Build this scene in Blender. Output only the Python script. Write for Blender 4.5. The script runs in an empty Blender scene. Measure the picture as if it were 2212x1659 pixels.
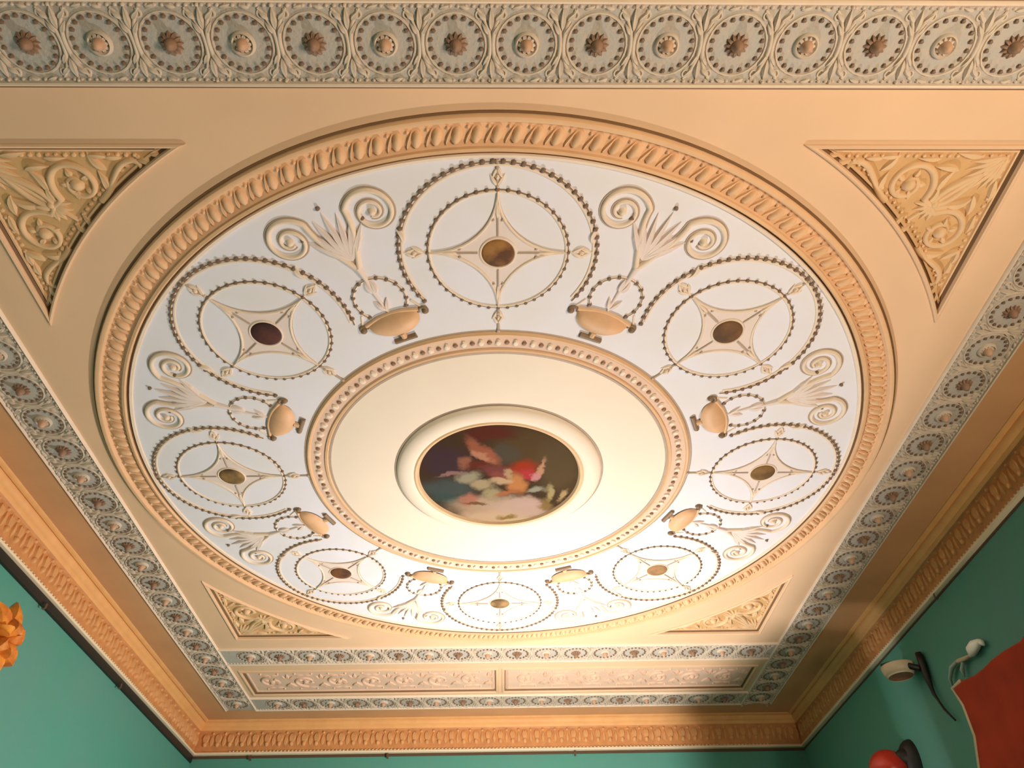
import bpy, bmesh, math, random
from mathutils import Vector, Matrix
random.seed(7)
C = bpy.context.scene.collection
PI = math.pi
S = 1.6          # radius (m) of the circle on which the eight roundels sit
H = 4.25         # height of the flat ceiling

# ------------------------------------------------------------------ camera
F, PITCH, ROLL, YAW = 1543.76, 0.7803478, -0.0230646, 0.0258102
cam_d = bpy.data.cameras.new('camera'); cam = bpy.data.objects.new('camera', cam_d); C.objects.link(cam)
cam_d.sensor_width = 36; cam_d.lens = 36*F/2212; cam_d.clip_start = .05
fw = Vector((math.sin(YAW)*math.cos(PITCH), math.cos(YAW)*math.cos(PITCH), math.sin(PITCH)))
rt = Vector((math.cos(YAW), -math.sin(YAW), 0)); up = rt.cross(fw)
r2 = rt*math.cos(ROLL)+up*math.sin(ROLL); u2 = -rt*math.sin(ROLL)+up*math.cos(ROLL)
CAM = Vector((.001056*S, -2.15279*S, H-1.656709*S))
m = Matrix((r2, u2, -fw)).transposed().to_4x4(); m.translation = CAM; cam.matrix_world = m
bpy.context.scene.camera = cam

# ------------------------------------------------------------------ world, lights, exposure
w = bpy.data.worlds.new('world'); bpy.context.scene.world = w; w.use_nodes = True
w.node_tree.nodes['Background'].inputs[0].default_value = (.9, .7, .5, 1)
w.node_tree.nodes['Background'].inputs[1].default_value = 0.0
vs = bpy.context.scene.view_settings
vs.view_transform = 'Standard'; vs.look = 'None'; vs.exposure = 0.0; vs.gamma = 1.0; vs.use_curve_mapping = False

def area(name, loc, target, size, energy, col, sizey=None, spread=None):
    d = bpy.data.lights.new(name, 'AREA'); d.energy = energy; d.color = col; d.size = size
    if sizey: d.shape = 'RECTANGLE'; d.size_y = sizey
    if spread: d.spread = spread
    o = bpy.data.objects.new(name, d); C.objects.link(o); o.location = loc
    o.rotation_euler = (Vector(target)-Vector(loc)).to_track_quat('-Z', 'Y').to_euler()
    return o
LAMP = (.3*S, 1.0*S, 2.2)
FK = .2
SCREEN = [(1.48, -1.3), (1.48, 1.15), (1.05, 2.35)]  # ceiling line where the shadow of the added blocker begins
pd = bpy.data.lights.new('uplighter_light', 'POINT'); pd.energy = 345; pd.color = (1, .96, .93); pd.shadow_soft_size = .05
po = bpy.data.objects.new('uplighter_light', pd); C.objects.link(po); po.location = LAMP
area('warm_fill_light', (2.9, -3.4, 1.5), (-1.6, -2.2, 4), 1.2, 250, (1, .755, .58))  # added warm fill, no window is modelled behind it
area('cool_fill_light', (-2.9, -2, 1.3), (-1.6, -1, 4.2), 1.2, 7, (.90, .97, 1), spread=math.radians(110))  # added weak cool fill, no window is modelled here either

# ------------------------------------------------------------------ materials
def mat(name, col, rough=.7, var=.0, vscale=6, bump=0., bscale=60, col2=None, metal=0.):
    m = bpy.data.materials.new(name); m.use_nodes = True; nt = m.node_tree; b = nt.nodes['Principled BSDF']
    b.inputs['Base Color'].default_value = (*col, 1); b.inputs['Roughness'].default_value = rough
    b.inputs['Metallic'].default_value = metal
    tc = nt.nodes.new('ShaderNodeTexCoord')
    if var > 0:
        n = nt.nodes.new('ShaderNodeTexNoise'); n.inputs['Scale'].default_value = vscale; n.inputs['Detail'].default_value = 4
        nt.links.new(tc.outputs['Object'], n.inputs['Vector'])
        r = nt.nodes.new('ShaderNodeValToRGB'); r.color_ramp.elements[0].position = .33; r.color_ramp.elements[1].position = .67
        c2 = col2 or tuple(c*(1-var) for c in col)
        r.color_ramp.elements[0].color = (*c2, 1); r.color_ramp.elements[1].color = (*col, 1)
        nt.links.new(n.outputs['Fac'], r.inputs[0]); nt.links.new(r.outputs[0], b.inputs['Base Color'])
    if bump > 0:
        n2 = nt.nodes.new('ShaderNodeTexNoise'); n2.inputs['Scale'].default_value = bscale; n2.inputs['Detail'].default_value = 3
        nt.links.new(tc.outputs['Object'], n2.inputs['Vector'])
        bp = nt.nodes.new('ShaderNodeBump'); bp.inputs['Strength'].default_value = bump; bp.inputs['Distance'].default_value = .01
        nt.links.new(n2.outputs['Fac'], bp.inputs['Height']); nt.links.new(bp.outputs[0], b.inputs['Normal'])
    return m
M = {}
M['plaster'] = mat('peach_plaster', (.76, .49, .295), .75, .06, 2.5, .05, 40)
M['cream'] = mat('cream_plaster', (.86, .71, .56), .7, .03, 3)
M['blue'] = mat('pale_blue_plaster', (.755, .715, .765), .75, .08, 4, .04, 50, (.74, .69, .68))
M['ring'] = mat('apricot_moulding', (.76, .46, .25), .65, .08, 8)
M['relief'] = mat('cream_relief', (.80, .63, .48), .65, .06, 10)
M['bead'] = mat('shade_dark_beads', (.21, .13, .08), .55, .15, 20)  # dark tone includes the shade around the beads
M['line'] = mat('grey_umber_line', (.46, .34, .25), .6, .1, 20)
M['painted_shade'] = mat('brown_shade_line', (.20, .10, .04), .7, .1, 20)  # dark brown for shadow lines painted beside raised mouldings
M['star'] = mat('blush_plaster', (.76, .62, .55), .7, .05, 6)
M['gold'] = mat('golden_plaster', (.64, .38, .165), .7, .16, 9, .25, 45, (.56, .32, .13))
M['goldrelief'] = mat('tan_relief', (.74, .48, .26), .65, .08, 14)
M['frieze'] = mat('grey_blue_frieze', (.42, .39, .345), .8, .2, 22, .35, 70, (.48, .40, .32))
M['friezerelief'] = mat('buff_relief', (.62, .50, .38), .7, .1, 20)
M['rosette'] = mat('brown_rosette', (.30, .17, .10), .6, .2, 25)
M['button'] = mat('peach_button', (.58, .34, .21), .6, .15, 25)
M['panel'] = mat('pink_panel', (.74, .50, .36), .75, .06, 6)
M['panelrelief'] = mat('pale_pink_relief', (.74, .48, .33), .7, .06, 10)
M['cornice'] = mat('orange_cornice', (.80, .42, .15), .6, .15, 9, .1, 40, (.74, .37, .13))
M['cove'] = mat('tan_strip', (.62, .33, .15), .75, .12, 2.5, .05, 40)
M['cornicelow'] = mat('terracotta_band', (.64, .28, .09), .6, .2, 14, .3, 40, (.52, .22, .08))
M['cornicerelief'] = mat('orange_leaf', (.72, .36, .14), .6, .12, 18)
M['lip'] = mat('pale_lip', (.80, .66, .46), .55)
M['black'] = mat('plain_black', (.012, .009, .007), .5)
M['umber'] = mat('dark_umber', (.10, .05, .025), .5)
M['wall_l'] = mat('green_wall', (.065, .275, .21), .8, .12, 1.6, .1, 30, (.09, .26, .215))
M['floor'] = mat('oak_floor', (.13, .075, .04), .5, .3, 4)
M['urn'] = mat('terracotta_urn', (.74, .42, .22), .6, .12, 14)
M['foot'] = mat('olive_brown', (.24, .15, .08), .6, .1, 20)
M['redfab'] = mat('orange_red_fabric', (.42, .035, .003), .9, .35, 3, .2, 90)
M['edging'] = mat('pale_edging', (.50, .42, .27), .7)
M['orange'] = mat('orange_petals', (.80, .30, .03), .6, .35, 14, .2, 40, (.50, .11, .01))
M['white'] = mat('white_china', (.85, .85, .78), .35)
M['greenchina'] = mat('grey_green_china', (.30, .42, .36), .4, .2, 15)
M['beige'] = mat('beige_china', (.60, .50, .34), .45, .1, 12)
M['brownc'] = mat('brown_china', (.30, .12, .06), .45, .2, 12)
M['red'] = mat('red_glaze', (.50, .03, .015), .3)
M['bulb'] = mat('brass', (.6, .42, .16), .35, metal=1.)
def disc_mat(name, base, hi, seed):
    m = mat(name, hi, .85, .01, 9, .2, 60, base)
    for n in m.node_tree.nodes:
        if n.type == 'VALTORGB': n.color_ramp.elements[0].position = .42; n.color_ramp.elements[1].position = .66
        if n.type == 'TEX_NOISE' and n.inputs['Scale'].default_value == 9: n.noise_dimensions = '4D'; n.inputs['W'].default_value = seed
    return m

# ------------------------------------------------------------------ mesh helpers (plan coordinates in units of S, h = drop below the ceiling)
class MB:
    def __init__(s): s.v = []; s.f = []
    def add(s, vs, fs):
        o = len(s.v); s.v += vs; s.f += [tuple(i+o for i in f) for f in fs]
    def grid(s, rows, closed_u=False, closed_v=False):   # rows of equal length
        nr, nc = len(rows), len(rows[0]); o = len(s.v)
        for r in rows: s.v += r
        for i in range(nr if closed_u else nr-1):
            for j in range(nc if closed_v else nc-1):
                a, b = i, (i+1) % nr; c, d = j, (j+1) % nc
                s.f.append((o+a*nc+c, o+a*nc+d, o+b*nc+d, o+b*nc+c))
    def tube(s, pts, r, h0=0., n=4, flat=1., closed=False):
        k = len(pts); rs = r if isinstance(r, (list, tuple)) else [r]*k; rows = []
        for i, p in enumerate(pts):
            a = pts[(i-1) % k] if (closed or i) else p; b = pts[(i+1) % k] if (closed or i < k-1) else p
            dx, dy = b[0]-a[0], b[1]-a[1]; L = math.hypot(dx, dy) or 1; nx, ny = -dy/L, dx/L
            rows.append([(p[0]+nx*rs[i]*math.cos(t*PI/n), p[1]+ny*rs[i]*math.cos(t*PI/n), h0+rs[i]*flat*math.sin(t*PI/n)) for t in range(n+1)])
        s.grid(rows, closed_u=closed)
        if not closed:
            for row in (rows[0], rows[-1]): s.add(list(row), [tuple(range(len(row)))])
    def dome(s, x, y, rx, ry=None, rot=0., h=None, h0=0., nu=10, nv=3):
        ry = ry or rx; h = h or min(rx, ry); rows = []; c, sn = math.cos(rot), math.sin(rot)
        for j in range(nv):
            t = j*PI/2/nv; row = []
            for i in range(nu):
                a = 2*PI*i/nu; px, py = rx*math.cos(t)*math.cos(a), ry*math.cos(t)*math.sin(a)
                row.append((x+px*c-py*sn, y+px*sn+py*c, h0+h*math.sin(t)))
            rows.append(row)
        s.grid(rows, closed_v=True); top = len(s.v); s.v.append((x, y, h0+h)); b = top-nu
        s.f += [(b+i, b+(i+1) % nu, top) for i in range(nu)]
    def leaf(s, x, y, ang, L, W, h, h0=0., bend=0., n=6):
        rows = []
        for i in range(n+1):
            t = i/n; wd = W*math.sin(PI*min(1, t**.75))*.5+W*.03; a = ang+bend*t
            px, py = x+math.cos(a)*L*t, y+math.sin(a)*L*t; nx, ny = -math.sin(a), math.cos(a)
            hh = h*math.sin(PI*(.12+.82*t))
            rows.append([(px+nx*wd*u, py+ny*wd*u, h0+hh*math.sqrt(max(0, 1-u*u))*(.72 if u == 0 else 1)) for u in (-1, -.6, 0, .6, 1)])
        s.grid(rows)
    def lathe(s, prof, n=128, cx=0., cy=0., a0=0., a1=2*PI):
        full = abs(a1-a0-2*PI) < 1e-6; k = n if full else n+1
        s.grid([[(cx+r*math.cos(a0+(a1-a0)*i/n), cy+r*math.sin(a0+(a1-a0)*i/n), h) for r, h in prof] for i in range(k)], closed_u=full)
    def disc(s, r, h, n=96, cx=0., cy=0.):
        s.add([(cx+r*math.cos(2*PI*i/n), cy+r*math.sin(2*PI*i/n), h) for i in range(n)], [tuple(range(n))])
    def poly(s, pts, h): s.add([(x, y, h) for x, y in pts], [tuple(range(len(pts)))])
    def sweep(s, path, prof, closed=True):      # mitred moulding: prof = (inward offset, h); path anticlockwise
        k = len(path); rows = []
        for i in range(k):
            p = path[i]; a = path[(i-1) % k]; b = path[(i+1) % k]
            if not closed and i == 0: a = (2*p[0]-b[0], 2*p[1]-b[1])
            if not closed and i == k-1: b = (2*p[0]-a[0], 2*p[1]-a[1])
            d1 = Vector((p[0]-a[0], p[1]-a[1])).normalized(); d2 = Vector((b[0]-p[0], b[1]-p[1])).normalized()
            n1 = Vector((-d1.y, d1.x)); n2 = Vector((-d2.y, d2.x)); nn = (n1+n2).normalized(); mt = 1/max(.12, nn.dot(n1))
            rows.append([(p[0]+nn.x*mt*o, p[1]+nn.y*mt*o, h) for o, h in prof])
        s.grid(rows, closed_u=closed)
    def beads(s, pts, r, h0=0., flat=1., nu=7, nv=2):
        for x, y in pts: s.dome(x, y, r, r, 0, r*flat, h0, nu, nv)
    def build(s, name, material, parent=None, fn=None, ang=40, smooth=True):
        fn = fn or (lambda x, y, h: (x*S, y*S, -h*S))
        me = bpy.data.meshes.new(name); me.from_pydata([fn(*p) for p in s.v], [], s.f)
        bm = bmesh.new(); bm.from_mesh(me); bmesh.ops.remove_doubles(bm, verts=bm.verts, dist=1e-6)
        bmesh.ops.recalc_face_normals(bm, faces=bm.faces); bm.to_mesh(me); bm.free()
        me.materials.append(material)
        if smooth: me.shade_smooth(); me.set_sharp_from_angle(angle=math.radians(ang))
        o = bpy.data.objects.new(name, me); C.objects.link(o)
        if parent: o.parent = parent
        return o
def tag(o, label=None, cat=None, group=None, kind=None):
    if label: o['label'] = label
    if cat: o['category'] = cat
    if group: o['group'] = group
    if kind: o['kind'] = kind
    return o
def thing(name, label, cat, loc=(0, 0, H), rz=0., group=None):
    o = bpy.data.objects.new(name, None); C.objects.link(o); o.location = loc; o.rotation_euler = (0, 0, rz); o.empty_display_size = .1
    return tag(o, label, cat, group)
def copy_tree(o, parent=None):
    c = o.copy(); C.objects.link(c)
    if parent: c.parent = parent
    for ch in list(o.children): copy_tree(ch, c)
    return c
def struct(o, z=None):
    o['kind'] = 'structure'
    if z is not None: o.location.z = z
    return o
def arc(cx, cy, r, a0, a1, n=24): return [(cx+r*math.cos(a0+(a1-a0)*i/n), cy+r*math.sin(a0+(a1-a0)*i/n)) for i in range(n+1)]
def spiral(cx, cy, r0, r1, a0, a1, n=40): return [(cx+(r0+(r1-r0)*(i/n)**.8)*math.cos(a0+(a1-a0)*i/n), cy+(r0+(r1-r0)*(i/n)**.8)*math.sin(a0+(a1-a0)*i/n)) for i in range(n+1)]
def bez(p0, p1, p2, p3, n=14):
    o = []
    for i in range(n+1):
        t = i/n; a, b, c, d = (1-t)**3, 3*t*(1-t)**2, 3*t*t*(1-t), t**3
        o.append((a*p0[0]+b*p1[0]+c*p2[0]+d*p3[0], a*p0[1]+b*p1[1]+c*p2[1]+d*p3[1]))
    return o
def along(pts, step):
    out = []; acc = 0
    for a, b in zip(pts, pts[1:]):
        L = math.hypot(b[0]-a[0], b[1]-a[1])
        while acc <= L: out.append((a[0]+(b[0]-a[0])*acc/L, a[1]+(b[1]-a[1])*acc/L)); acc += step
        acc -= L
    return out

# ------------------------------------------------------------------ the room
FI, FO = 1.465, 1.645            # frieze: inner and outer edge
YE = 2.29; CE = .165             # end of the ceiling beyond the outer frieze, ceiling edge
WX, WY = FO+.216, YE+.216        # walls
TIP = math.sqrt(1.54**2-1.34**2)
def spandrel_path(inset=0.):
    a, r = 1.34-inset, 1.54+inset
    tx = math.sqrt(r*r-a*a); a1 = math.atan2(tx, a); a2 = math.atan2(a, tx)
    return [(a, tx), (a, a)] + arc(0, 0, r, a2, a1, 20)[:-1]       # anticlockwise, first quadrant
PAN = [(-1.415, -.025), (.025, 1.415)]; PY0, PY1 = 1.755, 2.055
def plate(name, outlines, thick, material):
    cu = bpy.data.curves.new(name, 'CURVE'); cu.dimensions = '2D'; cu.fill_mode = 'BOTH'; cu.extrude = thick/2
    for pts in outlines:
        sp = cu.splines.new('POLY'); sp.points.add(len(pts)-1); sp.use_cyclic_u = True
        for p, q in zip(sp.points, pts): p.co = (q[0]*S, q[1]*S, 0, 1)
    t = bpy.data.objects.new('t', cu); C.objects.link(t); me = bpy.data.meshes.new_from_object(t)
    bpy.data.objects.remove(t); bpy.data.curves.remove(cu); me.name = name; me.materials.clear(); me.materials.append(material)
    o = bpy.data.objects.new(name, me); C.objects.link(o); o.location.z = H+thick/2; return o
holes = []
for q in range(4):
    c, sn = math.cos(q*PI/2), math.sin(q*PI/2); holes.append([(x*c-y*sn, x*sn+y*c+(.010 if q < 2 else .020)) for x, y in spandrel_path(.012)])
for sy in (1,):
    for a, b in PAN: holes.append([(a, PY0), (b, PY0), (b, PY1), (a, PY1)])
ex, ey = FO+CE, YE+CE
struct(plate('ceiling', [[(-ex, -ey), (ex, -ey), (ex, ey), (-ex, ey)]]+holes, .05, M['plaster']))
up_ = MB(); up_.poly([(-WX, -WY), (WX, -WY), (WX, WY), (-WX, WY)], -.06); struct(up_.build('ceiling_backing', M['plaster'], smooth=False), H).name = 'ceiling_upper'

strip = MB(); strip.sweep([(-FO-.004, -YE-.004), (FO+.004, -YE-.004), (FO+.004, YE+.004), (-FO-.004, YE+.004)], [(0, .0012), (-.152, .0012)])
struct(strip.build('trim_5', M['cove'], smooth=False), H)
def wallbox(name, x0, x1, y0, y1, z0, z1, material):
    v = [(x, y, z) for x in (x0, x1) for y in (y0, y1) for z in (z0, z1)]
    me = bpy.data.meshes.new(name); me.from_pydata(v, [], [(0, 1, 3, 2), (4, 6, 7, 5), (0, 4, 5, 1), (2, 3, 7, 6), (0, 2, 6, 4), (1, 5, 7, 3)])
    me.materials.append(material); o = bpy.data.objects.new(name, me); C.objects.link(o); return o
wx, wy = WX*S, WY*S; T = .15; ZT = H+.09
struct(wallbox('wall_left', -wx-T, -wx, -wy, wy, 0, ZT, M['wall_l'])); struct(wallbox('wall_right', wx, wx+T, -wy, wy, 0, ZT, M['wall_l']))
struct(wallbox('wall_back', -wx-T, wx+T, wy, wy+T, 0, ZT, M['wall_l'])); struct(wallbox('wall_front', -wx-T, wx+T, -wy-T, -wy, 0, ZT, M['wall_l']))
struct(wallbox('floor', -wx, wx, -wy, wy, -.1, 0, M['floor']))

# cornice: one mitred run per side, profile (e outward from the frieze edge, d down)
PROF = [(.150, -.005), (.150, .004), (.157, .010), (.166, .012), (.170, .006), (.176, .006), (.178, .016), (.186, .030), (.192, .034), (.194, .044),
        (.1975, .050), (.2035, .058), (.2035, .166), (.199, .171), (.194, .175), (.191, .179), (.192, .188), (.204, .190), (.2155, .190)]
def side_map(k):       # along t, outward e, down d -> world ; k: 0 back, 1 left, 2 front, 3 right
    def f(t, e, d):
        if k == 0: return (t*S, (YE+e)*S, H-d*S)
        if k == 2: return (-t*S, -(YE+e)*S, H-d*S)
        if k == 1: return (-(FO+e)*S, t*S, H-d*S)
        return ((FO+e)*S, -t*S, H-d*S)
    return f
BANDS = [('cornice_fillet', 0, 10, M['cornice']), ('cornice_band', 10, 13, M['cornicelow']), ('cornice_lip', 13, 18, M['lip'])]
for k in range(4):
    half = FO if k in (0, 2) else YE; fm = side_map(k)
    root = None
    for nm, i0, i1, mt in BANDS:
        b = MB(); b.grid([[(sg*(half+e), e, d) for e, d in PROF[i0:i1+1]] for sg in (-1, 1)])
        o = b.build('trim_%d' % (k+1) if root is None else nm, mt, root, fm, 30)
        if root is None: root = struct(o)
    if k == 2: continue
    half += .19; rows = MB(); n = int(2*half/.074)       # leaf cups and bosses on the band
    lo = MB()
    for i in range(n):
        t = -half+(i+.5)*2*half/n
        for sg in (-1, 1): rows.leaf(t+sg*.003, .068, PI/2-sg*.34, .072, .026, .013, bend=sg*.5)
        rows.dome(t, .128, .013, .017, 0, .014, nu=8)
        rows.leaf(t+half/n, .140, -PI/2, .066, .022, .011)
        rows.dome(t+half/n, .066, .009, .009, 0, .009, nu=7, nv=2)
    half -= .19; rows.build('leaf_ornament', M['cornicerelief'], root, lambda x, y, h, fm=fm: fm(x, .2035-h, y), 60)
    n = int(2*half/.022)
    for i in range(n): lo.dome(-half+(i+.5)*2*half/n, .172, .0060, .004, 0, .004, nu=6, nv=2)
    lo.build('bead_edging', M['lip'], root, lambda x, y, h, fm=fm: fm(x, .197-h, y), 60)
# dark strips standing in for the shadow gap under the cornice
for k, (th, lab, mt) in {0: (.014, 'thin dark strip for the shadow gap on the far wall under the orange cornice', M['umber']),
                     1: (.036, 'black strip for the shadow gap on the pale green wall under the cornice', M['black']),
                     3: (.006, 'thin dark strip for the shadow gap on the shadowed green wall under the cornice', M['umber'])}.items():
    half = FO if k == 0 else YE; b = MB(); pe = .203 if k == 1 else .211; pr = [(.2155, .191), (pe+.001, .191), (pe, .193), (pe, .190+th), (.2155, .192+th)]
    b.grid([[(sg*(half+e), e, d) for e, d in pr] for sg in (-1, 1)])
    r = tag(b.build('shadow_gap_strip', mt, None, side_map(k), 30), lab, 'picture rail')
    for t in ({0: (-.68, .45, -1.5), 1: (-1.15, -.02, .55, 1.35), 3: (-.6, .9)}[k]):
        hk = MB(); hk.grid([[(t+x, .2-y, .19+th+z) for y, z in ((0, -.012), (.012, -.006), (.012, .014), (.002, .020), (-.004, .012))] for x in (-.006, .006)])
        hk.build('picture_hook', M['umber'], r, side_map(k))

# ------------------------------------------------------------------ central oval painting, rings, coloured ground
ground = MB(); ground.lathe([(1.288, .001), (1.2, .0015), (.70, .0015)], 160)
struct(ground.build('ceiling_blue_ground', M['blue']), H)
cd = MB(); cd.lathe([(.632, .003), (.62, .0045), (.37, .0045)], 128)
struct(cd.build('ceiling_cream_ground', M['cream']), H)

ro = thing('outer_ring_moulding', 'large apricot ring moulding with egg pattern around the blue ground', 'ring moulding')
b = MB(); b.lathe([(1.399, 0), (1.398, .010), (1.395, .0150), (1.389, .0165), (1.383, .0150), (1.380, .010), (1.377, .002)], 200); b.build('outer_rim', M['ring'], ro)
b = MB(); b.lathe([(1.406, .0), (1.4055, .0015), (1.397, .002)], 200); b.build('outer_dark_line', M['painted_shade'], ro)  # rim's outward shadow laid in as a dark strip
b = MB(); b.lathe([(1.378, .003), (1.370, .003), (1.322, .003), (1.317, .005)], 200); b.build('pattern_ground', M['ring'], ro)
b = MB(); b.lathe([(1.317, .003), (1.315, .014), (1.307, .016), (1.303, .008)], 200); b.build('inner_rim', M['ring'], ro)
b = MB(); b.lathe([(1.303, .008), (1.302, .003), (1.297, .003)], 200); b.build('inner_dark_line', M['painted_shade'], ro)  # shade inside the rim, put in as dark colour
b = MB(); b.lathe([(1.297, .003), (1.294, .008), (1.286, .006), (1.284, 0)], 200); b.build('inner_fillet', M['relief'], ro)
eg = MB(); NE = 172
for i in range(NE):
    a = 2*PI*i/NE; r = 1.347
    eg.dome(r*math.cos(a), r*math.sin(a), .025, .0130, a+.34, .013, .003, 10, 3)
    a2 = a+PI/NE
    eg.leaf(1.324*math.cos(a2-.004), 1.324*math.sin(a2-.004), a2+.46, .052, .009, .010, .003)
    eg.dome(1.368*math.cos(a2+.004), 1.368*math.sin(a2+.004), .0050, .0050, 0, .008, .003, 6, 2)
eg.build('egg_and_dart', M['ring'], ro, ang=60)

ri = thing('inner_ring_moulding', 'narrow apricot ring moulding with small beads around the cream disc', 'ring moulding')
b = MB(); b.lathe([(.712, 0), (.709, .006), (.703, .010), (.697, .009), (.694, .005)], 160); b.build('outer_rim', M['ring'], ri)
b = MB(); b.lathe([(.718, .0016), (.712, .003)], 160); b.build('outer_dark_line', M['line'], ri)
b = MB(); b.lathe([(.694, .005), (.644, .005)], 160); b.build('pattern_ground', M['panel'], ri)
b = MB(); b.lathe([(.644, .005), (.642, .010), (.634, .011), (.629, .004), (.627, .003)], 160); b.build('inner_rim', M['ring'], ri)
b = MB(); b.lathe([(.629, .0062), (.621, .0064), (.620, .003)], 160); b.build('inner_dark_line', M['line'], ri)
bb = MB(); pl = MB()
for i in range(78):
    a = 2*PI*i/78; bb.dome(.669*math.cos(a), .669*math.sin(a), .0085, .0085, 0, .007, .005, 8, 2)
    a += PI/78; pl.dome(.669*math.cos(a), .669*math.sin(a), .013, .010, a, .009, .005, 8, 2)
bb.build('dark_beads', M['rosette'], ri); pl.build('pale_beads', M['cream'], ri)

pt = thing('ceiling_painting', 'round dark painting of draped figures and cloud in a cream frame', 'painting')
b = MB(); b.lathe([(.392, .004), (.389, .0065), (.381, .007)], 128); b.build('frame_groove_line', M['line'], pt)
b = MB(); b.lathe([(.383, .003), (.381, .012), (.372, .021), (.352, .027), (.328, .027), (.318, .023)], 128); b.build('frame', M['cream'], pt)
b = MB(); b.lathe([(.318, .023), (.312, .026), (.304, .024), (.297, .013)], 128); b.build('gilt_slip', M['goldrelief'], pt)
def painting_material():
    m = bpy.data.materials.new('oil_painting'); m.use_nodes = True; nt = m.node_tree; N = nt.nodes; L = nt.links; bs = N['Principled BSDF']; bs.inputs['Roughness'].default_value = .9; bs.inputs['Specular IOR Level'].default_value = .1
    tc = N.new('ShaderNodeTexCoord'); no = N.new('ShaderNodeTexNoise'); no.inputs['Scale'].default_value = 9; no.inputs['Detail'].default_value = 8; no.inputs['Roughness'].default_value = .65
    L.new(tc.outputs['Object'], no.inputs['Vector'])
    sub = N.new('ShaderNodeVectorMath'); sub.operation = 'SUBTRACT'; sub.inputs[1].default_value = (.5, .5, .5); L.new(no.outputs['Color'], sub.inputs[0])
    sc = N.new('ShaderNodeVectorMath'); sc.operation = 'SCALE'; sc.inputs['Scale'].default_value = .30*.47; L.new(sub.outputs[0], sc.inputs[0])
    ad = N.new('ShaderNodeVectorMath'); ad.operation = 'ADD'; L.new(tc.outputs['Object'], ad.inputs[0]); L.new(sc.outputs[0], ad.inputs[1])
    R = .297*S
    rgb = N.new('ShaderNodeRGB'); rgb.outputs[0].default_value = (.045, .024, .011, 1); cur = rgb.outputs[0]
    # (u, v up in the picture, ru, rv, turn, colour, softness)
    blobs = [(.45, .55, .6, .45, 0, (.12, .07, .028)), (.75, .2, .35, .6, 0, (.13, .085, .04)), (-.1, .85, .35, .16, 0, (.13, .025, .015)), (-.65, .3, .38, .34, 0, (.07, .035, .045)),
             (-.68, -.25, .42, .22, 0, (.075, .095, .09)), (-.55, -.5, .40, .16, .15, (.05, .09, .08)), (.05, .45, .24, .2, 0, (.10, .08, .055)),
             (-.2, .5, .10, .36, -.6, (.42, .13, .07)), (-.22, .42, .06, .22, -.7, (.60, .26, .15)), (-.42, .3, .10, .16, .2, (.36, .14, .08)), (-.25, .22, .18, .10, 0, (.16, .03, .015)),
             (-.60, .06, .22, .05, -.2, (.35, .19, .17)), (0, .12, .26, .12, .1, (.22, .06, .05)), (.02, .02, .14, .10, .3, (.30, .08, .06)), (-.38, -.02, .17, .13, -.5, (.42, .36, .24)), (-.22, -.15, .16, .10, -.4, (.50, .38, .22)),
             (-.08, -.65, .62, .26, .0, (.56, .38, .25)), (.25, -.72, .45, .30, .1, (.62, .42, .32)), (-.1, -.9, .5, .16, 0, (.66, .45, .28)), (-.4, -.5, .13, .17, .2, (.52, .20, .13)), (-.1, -.35, .15, .16, 0, (.45, .36, .2)),
             (-.32, -.58, .2, .04, .2, (.20, .10, .04)), (.3, .18, .2, .16, -.2, (.42, .045, .015)), (.38, .05, .12, .12, .5, (.55, .05, .06)), (.22, -.15, .15, .24, -.2, (.66, .26, .09)), (.03, -.1, .14, .08, .1, (.66, .44, .26)),
             (.10, -.34, .18, .06, -.3, (.50, .17, .07)), (.52, .14, .045, .24, .25, (.66, .34, .2)), (.46, .0, .05, .10, 0, (.7, .3, .3)), (.12, .06, .05, .11, -.3, (.55, .36, .2)), (.48, -.3, .14, .07, -.3, (.40, .38, .28)),
             (.35, -.58, .22, .14, .1, (.62, .42, .34)), (.66, -.35, .055, .2, 0, (.5, .38, .18)), (.85, -.4, .05, .14, .3, (.55, .38, .18)), (.62, -.62, .12, .14, .2, (.28, .17, .05)), (.1, -.88, .14, .06, -.1, (.30, .18, .05)), (.3, -.97, .3, .06, 0, (.62, .48, .25))]
    for u, v, ru, rv, tn, col in blobs:
        mp = N.new('ShaderNodeMapping'); mp.vector_type = 'TEXTURE'
        mp.inputs['Location'].default_value = (u*R, -v*R, 0); mp.inputs['Rotation'].default_value = (0, 0, tn); mp.inputs['Scale'].default_value = (ru*R, rv*R, 1)
        L.new(ad.outputs[0], mp.inputs['Vector'])
        sx = N.new('ShaderNodeVectorMath'); sx.operation = 'MULTIPLY'; sx.inputs[1].default_value = (1, 1, 0); L.new(mp.outputs[0], sx.inputs[0])
        ln = N.new('ShaderNodeVectorMath'); ln.operation = 'LENGTH'; L.new(sx.outputs[0], ln.inputs[0])
        mr = N.new('ShaderNodeMapRange'); mr.inputs['From Min'].default_value = .45; mr.inputs['From Max'].default_value = 1.25; mr.inputs['To Min'].default_value = .95; mr.inputs['To Max'].default_value = 0
        mr.interpolation_type = 'SMOOTHSTEP'; L.new(ln.outputs['Value'], mr.inputs['Value'])
        mx = N.new('ShaderNodeMix'); mx.data_type = 'RGBA'; L.new(mr.outputs[0], mx.inputs['Factor']); L.new(cur, mx.inputs[6]); mx.inputs[7].default_value = (*[c*.62 for c in col], 1); cur = mx.outputs[2]
    L.new(cur, bs.inputs['Base Color']); return m
b = MB(); b.disc(.299, .0145, 128); b.build('canvas', painting_material(), pt)

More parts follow.
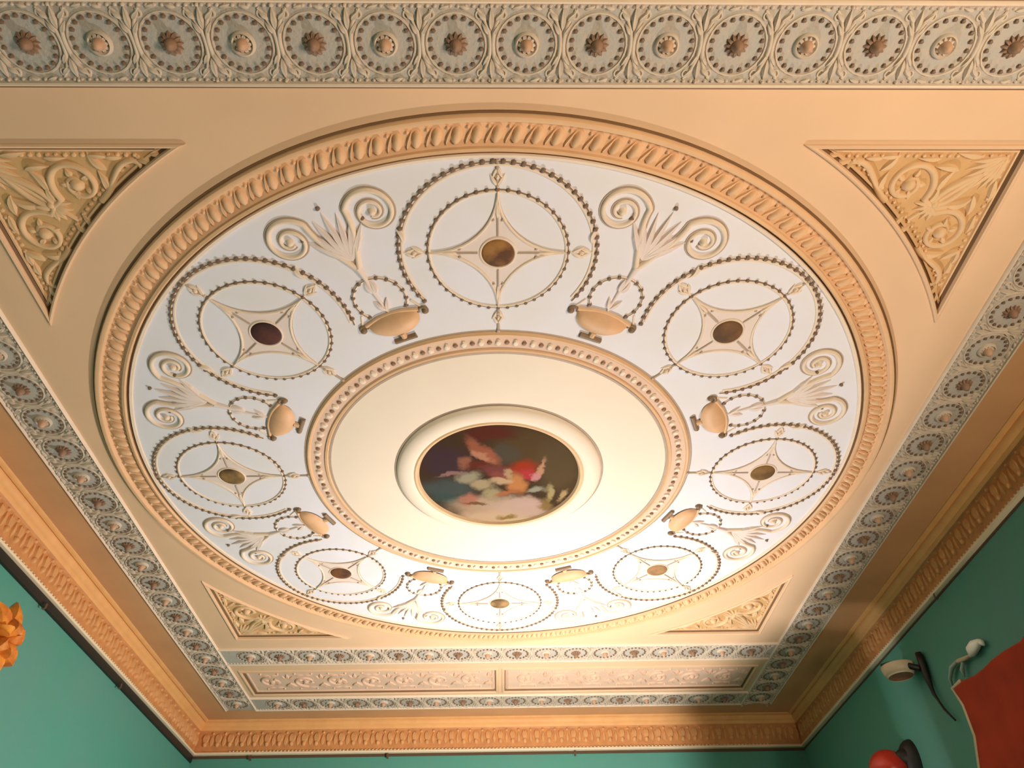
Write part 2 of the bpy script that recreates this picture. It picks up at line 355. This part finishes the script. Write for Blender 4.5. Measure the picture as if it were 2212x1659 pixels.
# ------------------------------------------------------------------ eight roundels
def outline_pts(n=12):      # concave four-pointed star inside the inner bead circle
    r = .178; out = []
    for q in range(4):
        cx, cy = [(r, r), (-r, r), (-r, -r), (r, -r)][q]; a0 = [PI*1.5, 0, PI/2, PI][q]
        out += arc(cx*1.06, cy*1.06, math.hypot(r*1.06, r*.06), a0+.057, a0-PI/2-.057, n)[:-1]
    return out
STAR = outline_pts()
def roundel():
    t = thing('roundel', 'x', 'plaster roundel')
    b = MB(); L = arc(0, 0, .275, math.radians(-38), math.radians(218), 90); b.tube(L, .0035, .0015, 4); b.build('outer_ring_line', M['relief'], t)
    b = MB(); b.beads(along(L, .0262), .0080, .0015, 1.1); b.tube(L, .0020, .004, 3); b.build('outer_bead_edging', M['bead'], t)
    b = MB(); L = arc(0, 0, .265, math.radians(-36), math.radians(216), 90); b.tube(L, .0042, .0015, 4, .8); b.build('inner_edge_line', M['relief'], t)
    b = MB(); L = arc(0, 0, .190, 0, 2*PI, 96)[:-1]; b.tube(L, .0042, .0015, 4, .9, True); b.build('inner_ring_line', M['relief'], t)
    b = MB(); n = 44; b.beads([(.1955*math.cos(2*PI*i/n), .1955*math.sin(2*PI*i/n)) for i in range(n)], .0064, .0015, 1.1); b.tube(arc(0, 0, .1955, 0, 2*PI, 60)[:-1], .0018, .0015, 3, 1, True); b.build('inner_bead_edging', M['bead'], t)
    b = MB(); b.poly(STAR, .0035); b.build('star_field', M['star'], t, smooth=False)
    b = MB(); b.tube(STAR, .0042, .003, 4, 1., True); b.build('star_edge', M['relief'], t)
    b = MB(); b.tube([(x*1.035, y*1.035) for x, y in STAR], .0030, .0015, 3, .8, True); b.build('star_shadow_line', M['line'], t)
    d = MB(); d.lathe([(.052, .003), (.051, .006), (.048, .007), (.0455, .005)], 40); d.build('disc_rim', M['relief'], t)
    d = MB(); d.dome(0, 0, .0455, .0455, 0, .007, .005, 40, 6); d.build('centre_disc', M['brownc'], t)
    for q in range(4):
        or_ = MB(); dk = MB()
        a = q*PI/2; c, s_ = math.cos(a), math.sin(a); P = lambda r, o=0: (r*c-o*s_, r*s_+o*c)
        or_.tube([P(.156), P(.262 if q != 3 else .27)], .0032, .0015); or_.dome(*P(.232), .0085, .0055, a, .010, .0015, 8, 2)
        for sg in (-1, 1): or_.leaf(*P(.205), a+sg*.5, .040, .010, .007, .0015); or_.leaf(*P(.258), a+PI+sg*.42, .036, .009, .007, .0015)
        dk.tube([P(.056), P(.128)], .0030, .004, 4); dk.beads([P(.106, .013), P(.106, -.013), P(.126)], .0046, .004, 1, 6)
        if q == 1: dk.tube([P(.268), P(.281)], .0050, .0015); dk.tube([P(.205), P(.262)], .0046, .0015)
        if q == 3: dk.tube([P(.192), P(.284)], .0046, .0015); dk.beads([P(.215), P(.285)], .0075, .0015)
        or_.leaf(*P(.158), a+PI, .052, .011, .007, .004)
        f_ = or_.build('finial', M['relief'], t, ang=60); dk.build('finial_stem', M['line'], f_)
    return t
RL = ['beside the rosette frieze overhead', 'between the overhead frieze and the dark green wall', 'next to the dark green wall',
      'between the dark green wall and the far end panels', 'next to the far end panels', 'between the far end panels and the pale green wall',
      'next to the pale green wall', 'between the pale green wall and the overhead frieze']
DC = [((.10, .035, .01), (.33, .15, .035)), ((.09, .04, .015), (.20, .09, .03)), ((.12, .06, .015), (.26, .13, .035)), ((.22, .11, .04), (.34, .19, .08)),
      ((.10, .055, .02), (.34, .2, .08)), ((.07, .025, .01), (.20, .07, .02)), ((.06, .03, .01), (.28, .16, .05)), ((.035, .008, .006), (.085, .022, .014))]
DN = ['brown', 'dark brown', 'olive brown', 'tan brown', 'olive brown', 'red-brown', 'black and ochre', 'maroon']
r0 = roundel()
for k in range(8):
    a = -PI/2+k*PI/4; o = r0 if k == 0 else copy_tree(r0)
    o.location = (S*math.cos(a), S*math.sin(a), H); o.rotation_euler = (0, 0, a-PI/2)
    tag(o, 'plaster roundel with %s disc, %s' % (DN[k], RL[k]), 'plaster roundel', 'eight plaster roundels on the blue ground')
    for ch in o.children:
        if ch.name.startswith('centre_disc'):
            ch.data = ch.data.copy(); ch.data.materials[0] = disc_mat('cameo_paint', *DC[k], k*3.1)

# ------------------------------------------------------------------ eight urns with scrolls (local: y outward, origin at radius .9)
OY = .90
def urn():
    t = thing('urn_ornament', 'x', 'plaster urn')
    sh = lambda x, y, h: (x*S, (y-OY)*S, -h*S)
    b = MB(); n = 16; rows = []
    for i in range(n+1):      # bowl: half ellipse below a nearly flat rim
        x = -.086+.172*i/n; u = x/.086; top = .832+.016*(1-u*u); bot = .826-.062*math.sqrt(max(0, 1-u*u))
        hh = .026*math.sqrt(max(0, 1-u*u))
        rows.append([(x, top-(top-bot)*v, .0015+hh*math.sin(PI*(.06+.9*v))**.7) for v in (0, .12, .3, .5, .7, .88, 1)])
    b.grid(rows); b.build('bowl', M['urn'], t, sh, 60)
    b = MB(); b.tube([(-.088, .832), (-.04, .846), (0, .849), (.04, .846), (.088, .832)], .0065, .004, 5); b.build('rim', M['ring'], t, sh)
    b = MB(); b.tube([(0, .766), (0, .748)], .010, .004); b.build('stem', M['ring'], t, sh)
    b = MB(); b.tube([(-.036, .742), (.036, .742)], .0095, .002, 5, 1.1); b.build('foot', M['foot'], t, sh)
    for sg in (-1, 1):
        b = MB(); b.tube(spiral(sg*.102, .822, .018, .004, PI/2-sg*PI/2+PI, PI/2-sg*PI/2+PI-sg*4.6, 18), .0050, .003, 4, 1.3)
        b.dome(sg*.104, .818, .0115, .0115, 0, .013, .0015, 8, 3); b.build('handle', M['foot'], t, sh)
    ar = arc(0, .905, .078, math.radians(-38), math.radians(218), 40)
    b = MB(); b.tube(ar, .0042, .0015); b.tube([(sg_*.1, .832) for sg_ in (1,)]+[(.082, .87)], .0035, .0015); b.tube([(-.1, .832), (-.082, .87)], .0035, .0015); b.build('basket_handle', M['relief'], t, sh)
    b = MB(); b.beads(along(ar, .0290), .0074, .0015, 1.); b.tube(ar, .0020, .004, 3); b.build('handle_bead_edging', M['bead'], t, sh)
    b = MB(); b.tube([(0, .850), (.004, .93), (0, .985), (0, 1.03)], [.004, .006, .008, .012], .0015, 4); b.leaf(0, .86, PI/2+.45, .05, .014, .01, .0015); b.leaf(0, .86, PI/2-.45, .05, .014, .01, .0015)
    for sg in (-1, 1): b.leaf(0, .93, PI/2-sg*.6, .055, .018, .010, .0015, sg*.5)
    b.build('stalk', M['star'], t, sh, 60)
    for sg in (-1, 1):
        st = bez((0, 1.02), (sg*.030, 1.09), (sg*.062, 1.15), (sg*.062, 1.205), 14)
        sp = spiral(sg*.127, 1.172, .073, .014, PI/2+sg*PI*.33, PI/2+sg*PI*.33-sg*11.0, 70)
        path = st+sp; k = len(path); rr = [.0088-.0040*i/k for i in range(k)]
        b = MB(); b.tube(path, rr, .0015, 5, 1.15); b.dome(sg*.127, 1.172, .0115, .0115, 0, .014, .0015, 10, 3)
        b.leaf(sg*.160, 1.100, -PI/2+sg*.5, .050, .018, .011, .0015, -sg*.6)
        b.leaf(sg*.036, 1.100, PI/2-sg*1.15, .05, .016, .010, .0015, sg*.5)
        b.build('scroll', M['relief'], t, sh, 60)
        # dark line painting in the shadow along the scroll
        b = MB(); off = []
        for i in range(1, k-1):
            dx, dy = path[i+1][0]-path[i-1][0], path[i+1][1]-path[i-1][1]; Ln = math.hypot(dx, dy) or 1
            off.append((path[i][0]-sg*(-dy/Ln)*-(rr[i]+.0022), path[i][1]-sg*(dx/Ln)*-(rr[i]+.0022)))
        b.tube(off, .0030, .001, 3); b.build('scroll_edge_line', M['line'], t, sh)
    b = MB(); d = MB()
    for i in range(7):
        a = PI/2+(i-3)*.235; Lf = .165-.012*abs(i-3); b.leaf(0, 1.055, a, Lf, .022, .013, .0015)
        if i % 3 == 0: d.dome(math.cos(a)*(Lf+.014), 1.055+math.sin(a)*(Lf+.014), .007, .007, 0, .010, .001, 7, 2)
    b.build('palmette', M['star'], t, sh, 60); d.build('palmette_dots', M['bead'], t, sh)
    return t
UL = ['beyond the overhead frieze, on its dark wall side', 'beside the dark green wall, on its overhead side', 'beside the dark green wall, on its far side', 'near the far end panels, on the dark wall side',
      'near the far end panels, on the pale wall side', 'beside the pale green wall, on its far side', 'beside the pale green wall, on its overhead side', 'beyond the overhead frieze, on its pale wall side']
u0 = urn()
for k in range(8):
    a = -PI/2+PI/8+k*PI/4; o = u0 if k == 0 else copy_tree(u0)
    o.location = (OY*S*math.cos(a), OY*S*math.sin(a), H); o.rotation_euler = (0, 0, a-PI/2)
    tag(o, 'terracotta urn with twin scrolls, '+UL[k], 'plaster urn', 'eight urns with scrolls on the blue ground')

# ------------------------------------------------------------------ spandrels
def spandrel():
    t = thing('spandrel_panel', 'x', 'spandrel panel')
    D = -.014
    b = MB(); b.poly(spandrel_path(.010), D); b.build('field', M['gold'], t, smooth=False)
    b = MB(); b.sweep(spandrel_path(), [(0, 0), (.001, .006), (.005, .009), (.010, .007), (.0125, -.003)]); b.build('raised_border', M['plaster'], t)
    b = MB(); b.sweep(spandrel_path(), [(.0125, -.003), (.014, -.006), (.019, D-.001)]); b.build('border_shade', M['painted_shade'], t)  # recess edge coloured dark for the shadow falling there
    b = MB(); b.sweep(spandrel_path(), [(.020, D), (.021, D+.006), (.026, D+.006), (.028, D)]); b.build('inner_fillet', M['goldrelief'], t)
    P = spandrel_path(.037); b = MB()
    cl = P+[P[0]]; b.beads([p for p in along(cl, .0215)], .0062, D, 1.2, 6); b.build('bead_edging', M['goldrelief'], t)
    b = MB()
    def mir(f): return lambda p: (p[1], p[0]) if f else p
    for f in (0, 1):
        g = mir(f); sg = -1 if f else 1
        def T_(pts, r, **k): b.tube([g(p) for p in pts], r, D, 5, 1.2, **k)
        sp = spiral(1.075, 1.222, .074, .012, -PI*.20, -PI*.20+PI*2*1.45*1, 56)
        st = bez((1.252, 1.252), (1.21, 1.165), (1.165, 1.14), sp[0], 12)
        path = st+sp[1:]; T_(path, [.0100-.0045*i/len(path) for i in range(len(path))])
        c = g((1.075, 1.222)); b.dome(*c, .018, .018, 0, .018, D, 10, 3)
        for i in range(5):
            a = i*2*PI/5; x, y = g((1.075+.020*math.cos(a), 1.222+.020*math.sin(a))); b.leaf(x, y, (PI/2-a) if f else a, .026, .015, .010, D)
        # hook toward the tip
        hk = bez((1.03, 1.175), (.975, 1.215), (.965, 1.285), (.915, 1.287), 12)+arc(.915, 1.267, .020, PI/2, PI*1.35, 8)
        T_(hk, [.010-.004*i/len(hk) for i in range(len(hk))])
        for (x, y, a, L, W, bd) in [(1.005, 1.20, 2.0, .06, .022, -.5), (.985, 1.262, .6, .06, .02, .4), (.90, 1.29, 3.25, .055, .018, .1), (.935, 1.295, .2, .05, .016, -.2), (.865, 1.305, 3.1, .045, .012, 0),
                                    (1.10, 1.13, -2.4, .06, .02, .5), (1.16, 1.20, 1.9, .07, .022, -.7), (1.19, 1.262, 2.8, .065, .02, .2), (1.235, 1.30, 3.0, .07, .02, 0), (1.02, 1.30, 3.0, .06, .016, .2), (1.13, 1.295, 3.14, .06, .016, 0), (1.145, 1.165, .9, .06, .018, .5)]:
            x, y = g((x, y)); b.leaf(x, y, (PI/2-a) if f else a, L, W, .013, D, -bd if f else bd)
    b.build('scrollwork', M['goldrelief'], t, ang=60)
    b = MB()
    b.tube([(1.29, 1.29), (1.115, 1.115)], [.009, .006], D, 4, 1.3)
    for i in range(7):
        a = PI*1.25+(i-3)*.21; b.leaf(1.30, 1.30, a, .12-.01*abs(i-3), .020, .013, D)
    for i in range(5):
        a = PI*1.25+(i-2)*.42; b.leaf(1.165, 1.165, a, .052, .018, .013, D)
    b.dome(1.165, 1.165, .013, .013, 0, .016, D, 8, 3)
    b.build('corner_palmette', M['goldrelief'], t, ang=60)
    return t
s0 = spandrel()
SL = ['bright golden corner spandrel between the far panels and dark green wall', 'golden corner spandrel between the far panels and pale green wall',
      'dim golden corner spandrel overhead on the pale green wall side', 'warm golden corner spandrel overhead on the dark green wall side']
for k in range(4):
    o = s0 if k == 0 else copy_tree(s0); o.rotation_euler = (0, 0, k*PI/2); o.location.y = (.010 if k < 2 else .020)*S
    tag(o, SL[k], 'spandrel panel', 'four scrollwork spandrels around the ring')

# ------------------------------------------------------------------ friezes
UN = .1565
def rosette_mesh(kind):
    b = MB()
    if kind == 0:
        b.lathe([(.028, .002), (.027, .009), (.023, .011), (.019, .004)], 20)
        for i in range(10): b.leaf(.006*math.cos(i*PI/5), .006*math.sin(i*PI/5), i*PI/5, .017, .011, .008, .003)
    else:
        for i in range(12): b.leaf(.007*math.cos(i*PI/6), .007*math.sin(i*PI/6), i*PI/6, .020, .011, .011, .002)
    return b
def unit_proto():
    out = []
    for kind in (0, 1):
        r = rosette_mesh(kind).build('rosette', M['friezerelief'] if kind == 0 else M['rosette'], ang=60)
        b = MB(); b.dome(0, 0, .0145, .0145, 0, .028, .003, 12, 4); b.build('button', M['button'] if kind == 0 else M['rosette'], r)
        out.append(r)
    b = MB(); n = 18
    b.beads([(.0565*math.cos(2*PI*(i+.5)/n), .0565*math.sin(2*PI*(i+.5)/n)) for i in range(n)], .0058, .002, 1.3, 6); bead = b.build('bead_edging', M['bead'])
    b = MB(); L = arc(0, 0, .066, 0, 2*PI, 28)[:-1]; b.tube(L, .0030, .002, 3, 1.2, True)
    ringl = b.build('circle_line', M['friezerelief'])
    b = MB()
    for sg in (-1, 1):
        b.tube(bez((sg*.030, .074), (-sg*.006, .035), (-sg*.006, -.035), (sg*.030, -.074), 12), [.003+.0022*math.sin(PI*i/12) for i in range(13)], .002, 4, 1.3)
        for v in (-1, 1):
            b.tube(spiral(sg*.024, v*.060, .012, .003, v*PI/2, v*PI/2-sg*v*5, 12), .0028, .002, 3, 1.3)
            b.leaf(sg*.004, v*.020, v*(PI/2-sg*.55), .030, .010, .010, .002); b.leaf(sg*.010, v*.050, v*(PI/2-sg*.8), .028, .012, .010, .002)
            b.leaf(sg*.046, v*.074, (PI/2*v-sg*v*1.3), .026, .010, .009, .002)
    for v in (-1, 1): b.leaf(0, v*.030, v*PI/2, .046, .013, .013, .002); b.dome(0, v*.080, .005, .005, 0, .009, .002, 6, 2)
    div = b.build('foliage_divider', M['friezerelief'], ang=60)
    return out, bead, ringl, div
ros, beadp, ringp, divp = unit_proto(); used = set()
def put(src, parent, x, y, rz=0.):
    if src.name in used: o = copy_tree(src)
    else: used.add(src.name); o = src
    o.parent = parent; o.location = (x*S, y*S, 0); o.rotation_euler = (0, 0, rz); return o
def frieze(label, half, n, shade_sides=((-1, -1), (1, 1)), rz=0., pos=(0, 0), i0=0, i1=None, shift=0.):
    t = thing('ornamental_frieze', label, 'frieze', (pos[0]*S, pos[1]*S, H), rz)
    W = .090
    b = MB(); b.poly([(-half, -W), (half, -W), (half, W), (-half, W)], .002); b.build('field', M['frieze'], t, smooth=False)
    for sg, side in shade_sides:
        nm = 'border_moulding'
        b = MB(); b.grid([[(x*half, sg*(W-o), h) for o, h in ((-.005, 0), (-.004, .007), (.0, .011), (.004, .009), (.005, .002))] for x in (-1, 1)]); b.build(nm, M['relief'], t)
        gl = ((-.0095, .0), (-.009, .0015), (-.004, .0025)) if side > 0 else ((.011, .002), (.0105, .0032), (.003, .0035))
        b = MB(); b.grid([[(x*half, sg*(W-o), h) for o, h in gl] for x in (-1, 1)]); b.build('border_shade_line', M['painted_shade'], t)  # dark strip painted as the shadow of the border moulding
    k = int(2*half/.0165)
    for sg in (-1, 1):
        b = MB()
        for i in range(k): b.dome(-half+(i+.5)*2*half/k, sg*.0790, .0052, .0040, 0, .006, .002, 6, 2)
        b.build('bead_edging', M['friezerelief'], t, ang=60)
    for i in range(i0, n if i1 is None else i1):
        x = (i-(n-1)/2)*UN+shift
        put(ros[i % 2], t, x, 0); put(beadp, t, x, 0); put(ringp, t, x, 0)
        if i < n-1 or True: put(divp, t, x+UN/2, 0)
    return t
FC = (FI+FO)/2
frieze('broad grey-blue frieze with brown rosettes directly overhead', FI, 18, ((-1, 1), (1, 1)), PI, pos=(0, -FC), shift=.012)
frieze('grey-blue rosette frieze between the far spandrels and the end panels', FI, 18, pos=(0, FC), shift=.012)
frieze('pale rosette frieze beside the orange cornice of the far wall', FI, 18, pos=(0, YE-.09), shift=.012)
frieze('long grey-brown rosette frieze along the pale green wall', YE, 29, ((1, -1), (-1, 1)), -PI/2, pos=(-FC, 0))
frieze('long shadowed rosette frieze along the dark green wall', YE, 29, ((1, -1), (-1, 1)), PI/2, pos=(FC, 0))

# ------------------------------------------------------------------ end panels
def end_panel(x0, x1, lab):
    cx = (x0+x1)/2; hw = (x1-x0)/2; hh = (PY1-PY0)/2
    t = thing('end_panel', lab, 'ceiling panel', (cx*S, (PY0+PY1)/2*S, H)); D = -.010
    rect = [(-hw, -hh), (hw, -hh), (hw, hh), (-hw, hh)]
    b = MB(); b.poly([(-hw-.002, -hh-.002), (hw+.002, -hh-.002), (hw+.002, hh+.002), (-hw-.002, hh+.002)], D); b.build('field', M['panel'], t, smooth=False)
    b = MB(); b.sweep(rect, [(-.016, 0), (-.014, .006), (-.006, .008), (0, .004), (0, -.001)]); b.build('raised_border', M['plaster'], t)
    b = MB(); b.sweep(rect, [(0, -.001), (.003, -.005), (.006, D-.001)]); b.build('border_shade', M['painted_shade'], t)  # shadow along the panel border, put into the colour
    b = MB(); b.sweep(rect, [(.012, D), (.014, D+.006), (.021, D+.006), (.023, D)]); b.build('inner_fillet', M['panelrelief'], t)
    b = MB(); n = 7; U = 2*(hw-.04)/n
    for i in range(n):
        c = -hw+.04+(i+.5)*U; v = 1 if i % 2 else -1
        sp = spiral(c, 0, .072, .012, v*PI*.5, v*PI*.5+v*PI*2*1.3, 36); b.tube(sp, [.008-.003*j/36 for j in range(37)], D, 4, 1.2)
        b.dome(c, 0, .016, .016, 0, .016, D, 8, 3)
        for k in range(4): a = k*PI/2+.5; b.leaf(c+.02*math.cos(a), .02*math.sin(a), a, .028, .014, .010, D)
        for sg in (-1, 1):
            b.leaf(c+U/2, sg*.02, sg*PI/2, .075, .022, .012, D); b.leaf(c+U/2, sg*.025, sg*(PI/2-.6), .055, .016, .012, D); b.leaf(c+U/2, sg*.025, sg*(PI/2+.6), .055, .016, .012, D)
            b.leaf(c, sg*.082, 0, .05, .014, .010, D); b.leaf(c, sg*.082, PI, .05, .014, .010, D)
            b.dome(c+U*.25, sg*.10, .007, .007, 0, .009, D, 6, 2); b.dome(c-U*.25, sg*.10, .007, .007, 0, .009, D, 6, 2)
    b.build('scrollwork', M['panelrelief'], t, ang=60)
    return t
end_panel(*PAN[0], 'long pink scrollwork panel at the far end, on the pale green wall side')
end_panel(*PAN[1], 'long pink scrollwork panel at the far end, on the dark green wall side')

# ------------------------------------------------------------------ things on the green walls
def ray_to_x(px, py, X):
    d = fw+(px-1106)/F*r2-(py-829.5)/F*u2; k = (X-CAM.x)/d.x; p = CAM+d*k; return (p.y, p.z)
XR, XL = wx, -wx
# orange-red hanging with rounded top corner
pts = [ray_to_x(px, py, XR-.03) for px, py in ((2125, 1659), (2115, 1590), (2090, 1523), (2066, 1487), (2084, 1470), (2112, 1458), (2132, 1442), (2150, 1424), (2177, 1404), (2212, 1384))]
y1 = pts[-1][0]-.55; z1 = pts[-1][1]+.12; zb = pts[0][1]-1.1
out = [(pts[0][0]-.02, zb)]+pts+[(y1, z1), (y1-.1, zb)]
hg = thing('wall_hanging', 'large orange-red fabric hanging with pale edge on dark green wall', 'wall hanging', (XR-.01, sum(p[0] for p in out)/len(out), zb))
cy0 = hg.location.y
bm = bmesh.new(); fv = [bm.verts.new((-.05, y-cy0, z-zb)) for y, z in out]; bk = [bm.verts.new((.0, y-cy0, z-zb)) for y, z in out]
bm.faces.new(fv); bm.faces.new(bk[::-1])
for i in range(len(out)): j = (i+1) % len(out); bm.faces.new((fv[i], fv[j], bk[j], bk[i]))
bmesh.ops.recalc_face_normals(bm, faces=bm.faces)
bmesh.ops.bevel(bm, geom=[e for e in bm.edges if all(v in fv for v in e.verts)], offset=.018, segments=3, affect='EDGES', profile=.5)
me = bpy.data.meshes.new('fabric'); bm.to_mesh(me); bm.free(); me.materials.append(M['redfab']); fo = bpy.data.objects.new('fabric', me); C.objects.link(fo); fo.parent = hg
def rope(pts3, r, name, material, parent=None, origin=Vector((0, 0, 0)), n=8, cap=True):
    bm = bmesh.new(); rings = []; k = len(pts3); rs = r if isinstance(r, (list, tuple)) else [r]*k
    for i, p in enumerate(pts3):
        p = Vector(p); a = Vector(pts3[max(0, i-1)]); b_ = Vector(pts3[min(k-1, i+1)]); d = (b_-a).normalized()
        s1 = d.cross(Vector((0.13, .2, 1)).normalized()).normalized(); s2 = d.cross(s1)
        rings.append([bm.verts.new(p-origin+s1*rs[i]*math.cos(2*PI*j/n)+s2*rs[i]*math.sin(2*PI*j/n)) for j in range(n)])
    for a, b_ in zip(rings, rings[1:]):
        for j in range(n): bm.faces.new((a[j], a[(j+1) % n], b_[(j+1) % n], b_[j]))
    if cap: bm.faces.new(rings[0][::-1]); bm.faces.new(rings[-1])
    bmesh.ops.recalc_face_normals(bm, faces=bm.faces)
    me = bpy.data.meshes.new(name); bm.to_mesh(me); bm.free(); me.shade_smooth(); me.materials.append(material)
    o = bpy.data.objects.new(name, me); C.objects.link(o)
    if parent: o.parent = parent
    return o
rope([(-.045, y-cy0, z-zb) for y, z in out[:6]], .012, 'edging', M['edging'], hg)

def wall_frame(px, py, X, depth=0.):      # origin on the wall and the size of one photo pixel there
    y, z = ray_to_x(px, py, X); return Vector((X, y, z)), (Vector((X, y, z))-CAM).length/F
def lathe_obj(name, prof, material, parent, off=(0, 0), sgn=-1, n=32, sy=1., sz=1.):
    b = MB(); b.lathe(prof, n, 0, 0)
    return b.build(name, material, parent, lambda x, y, h: (sgn*h, off[0]+x*sy, off[1]+y*sz), 50)
# little bowls on wall brackets, seen from below
def wall_bowl(px, py, out, r, h, name, label, cat, mbody, mfoot, footr):
    y, z = ray_to_x(px, py, XR-out); t = thing(name, label, cat, (XR-out, y, z))
    b = MB(); b.lathe([(footr, .010), (footr*1.02, .0)]+[(footr+(r-footr)*math.sin(a), h*(1-math.cos(a))*.9+.010) for a in [PI/2*i/8 for i in range(1, 9)]]+[(r*1.02, h), (r*.94, h), (r*.9, h*.8)], 40)
    b.build('body', mbody, t, lambda x, y, h_: (x, y, h_)); b = MB(); b.lathe([(footr*.98, .002), (footr*.8, .004), (footr*.7, .012), (.0005, .014)], 32); b.build('foot', mfoot, t, lambda x, y, h_: (x, y, h_))
    return t
d1 = wall_bowl(1947, 1462, .13, .112, .075, 'wall_bowl', 'small beige bowl with brown base on dark green wall beside the cornice', 'bowl', M['beige'], M['brownc'], .084)
# black curved bracket beside the dish
bp = [ray_to_x(a, b_, XR-.03) for a, b_ in ((1983, 1410), (1992, 1432), (2002, 1462), (2018, 1500), (2040, 1532), (2064, 1556))]
br = rope([(XR-.03, y, z) for y, z in bp], [.022, .026, .024, .012, .009, .006], 'wall_bracket', M['black'])
rope([(XR-.03-dx, y, z) for dx, (y, z) in zip((.16, .14, .08, .02), [ray_to_x(a, b_, XR-.03) for a, b_ in ((1950, 1436), (1965, 1434), (1980, 1436), (1994, 1444))])], [.008, .020, .024, .02], 'arm', M['black'], br)
tag(br, 'tapering black metal bracket curving down beside the beige dish', 'wall bracket')
# white bird-like china ornament with a trailing grey-green tail
p0, px_ = wall_frame(2107, 1400, XR-.03)
wo = thing('china_ornament', 'white china ornament with grey-green trailing tail above the orange-red hanging', 'china ornament', p0)
def wp(a, b_, dx=0.): y, z = ray_to_x(a, b_, XR-.03); return Vector((XR-.03-dx, y, z))-p0
rope([wp(2118, 1382), wp(2115, 1386), wp(2109, 1394, .01), wp(2103, 1404, .01), wp(2099, 1412), wp(2096, 1418)], [.006, .020, .034, .034, .022, .008], 'body', M['white'], wo, n=12)
rope([wp(2112, 1384), wp(2120, 1388), wp(2126, 1394)], [.006, .018, .006], 'wing', M['white'], wo, n=10)
rope([wp(2096, 1416), wp(2086, 1422), wp(2074, 1427), wp(2064, 1430)], [.010, .014, .016, .008], 'tail', M['edging'], wo)
rope([wp(2068, 1428), wp(2056, 1442), wp(2052, 1466), wp(2060, 1490)], [.012, .016, .012, .006], 'tail_feather', M['greenchina'], wo)
rope([wp(2080, 1430), wp(2078, 1446), wp(2084, 1462)], [.010, .014, .005], 'tail_feather', M['greenchina'], wo)
# red glazed vase low in the corner, its black bracket behind
y, z = ray_to_x(1922, 1662, XR-.16); rb = thing('red_vase', 'glossy round red vase low on the dark green wall', 'vase', (XR-.16, y, z-.13))
b = MB(); b.lathe([(.0005, 0), (.05, .002)]+[(.135*math.cos(a), .13+.13*math.sin(a)) for a in [-1.25+2.8*i/20 for i in range(21)]], 40)
b.build('body', M['red'], rb, lambda x, y, h: (x, y, h))
y, z = ray_to_x(1960, 1652, XR-.05); b = MB(); b.dome(0, 0, .115/S, .165/S, .35, .10/S, 0, 28, 8); b.dome(-.02, .02, .06/S, .08/S, .35, .145/S, 0, 20, 6)
vb = b.build('vase_bracket', M['black'], None, lambda x, y, h: (-h*S, x*S, y*S), 60); vb.location = (XR, y, z)
tag(vb, 'rounded black bracket behind the red vase on dark green wall', 'wall bracket')

# orange flower on the pale wall
p0, px_ = wall_frame(-6, 1380, XL)
fl = thing('wall_flower', 'orange petalled flower ornament on the pale green wall', 'flower ornament', p0)
b = MB(); c2 = MB(); R_ = px_*62/S
for i in range(7): a = i*2*PI/7+.45; b.leaf(R_*.14*math.cos(a), R_*.14*math.sin(a), a, R_*.95, R_*.62, R_*.34, 0, .2)
for i in range(5): a = i*2*PI/5+.2; c2.leaf(R_*.05*math.cos(a), R_*.05*math.sin(a), a, R_*.55, R_*.4, R_*.5, R_*.1, .25)
b.build('outer_petals', M['orange'], fl, lambda x, y, h: (h*S, x*S, y*S), 60); c2.build('inner_petals', M['orange'], fl, lambda x, y, h: (h*S, x*S, y*S), 60)

# ------------------------------------------------------------------ uplighter and unseen panels added to block its light (both below the frame)
tl = thing('uplighter', 'brass floor uplighter standing beside the added light blocker', 'floor lamp', (LAMP[0], LAMP[1], 0))
def tb(name, prof, material):
    b = MB(); b.lathe(prof, 32); return b.build(name, material, tl, lambda x, y, h: (x, y, h), 40)
tb('base', [(.0005, 0), (.17, 0), (.17, .02), (.05, .04), (.015, .06)], M['bulb']); tb('pole', [(.015, .06), (.015, LAMP[2]-.2)], M['bulb'])
tb('bowl', [(.015, LAMP[2]-.2), (.10, LAMP[2]-.17), (.15, LAMP[2]-.08), (.155, LAMP[2]-.03)], M['bulb'])
fk = FK; rim = [(LAMP[0]+(x*S-LAMP[0])*fk, LAMP[1]+(y*S-LAMP[1])*fk) for x, y in SCREEN]; zt = LAMP[2]+(H-LAMP[2])*fk
blocker = thing('added_light_blocker', 'tall dark panels added to block light beside the brass uplighter', 'folding screen', (rim[0][0], rim[0][1], 0))
for a, b_ in zip(rim, rim[1:]):
    k = max(1, round(math.hypot(b_[0]-a[0], b_[1]-a[1])/.6))
    for i in range(k):
        p = [(a[0]+(b_[0]-a[0])*t/k-rim[0][0], a[1]+(b_[1]-a[1])*t/k-rim[0][1]) for t in (i+.01, i+.99)]
        d = Vector((p[1][1]-p[0][1], p[0][0]-p[1][0])).normalized()*.02; b = MB()
        b.grid([[(x+d.x*o, y+d.y*o, z) for o, z in ((0, .02), (0, zt), (1, zt), (1, .02))] for x, y in p]); b.build('panel', M['umber'], blocker, lambda x, y, h: (x, y, h), smooth=False)
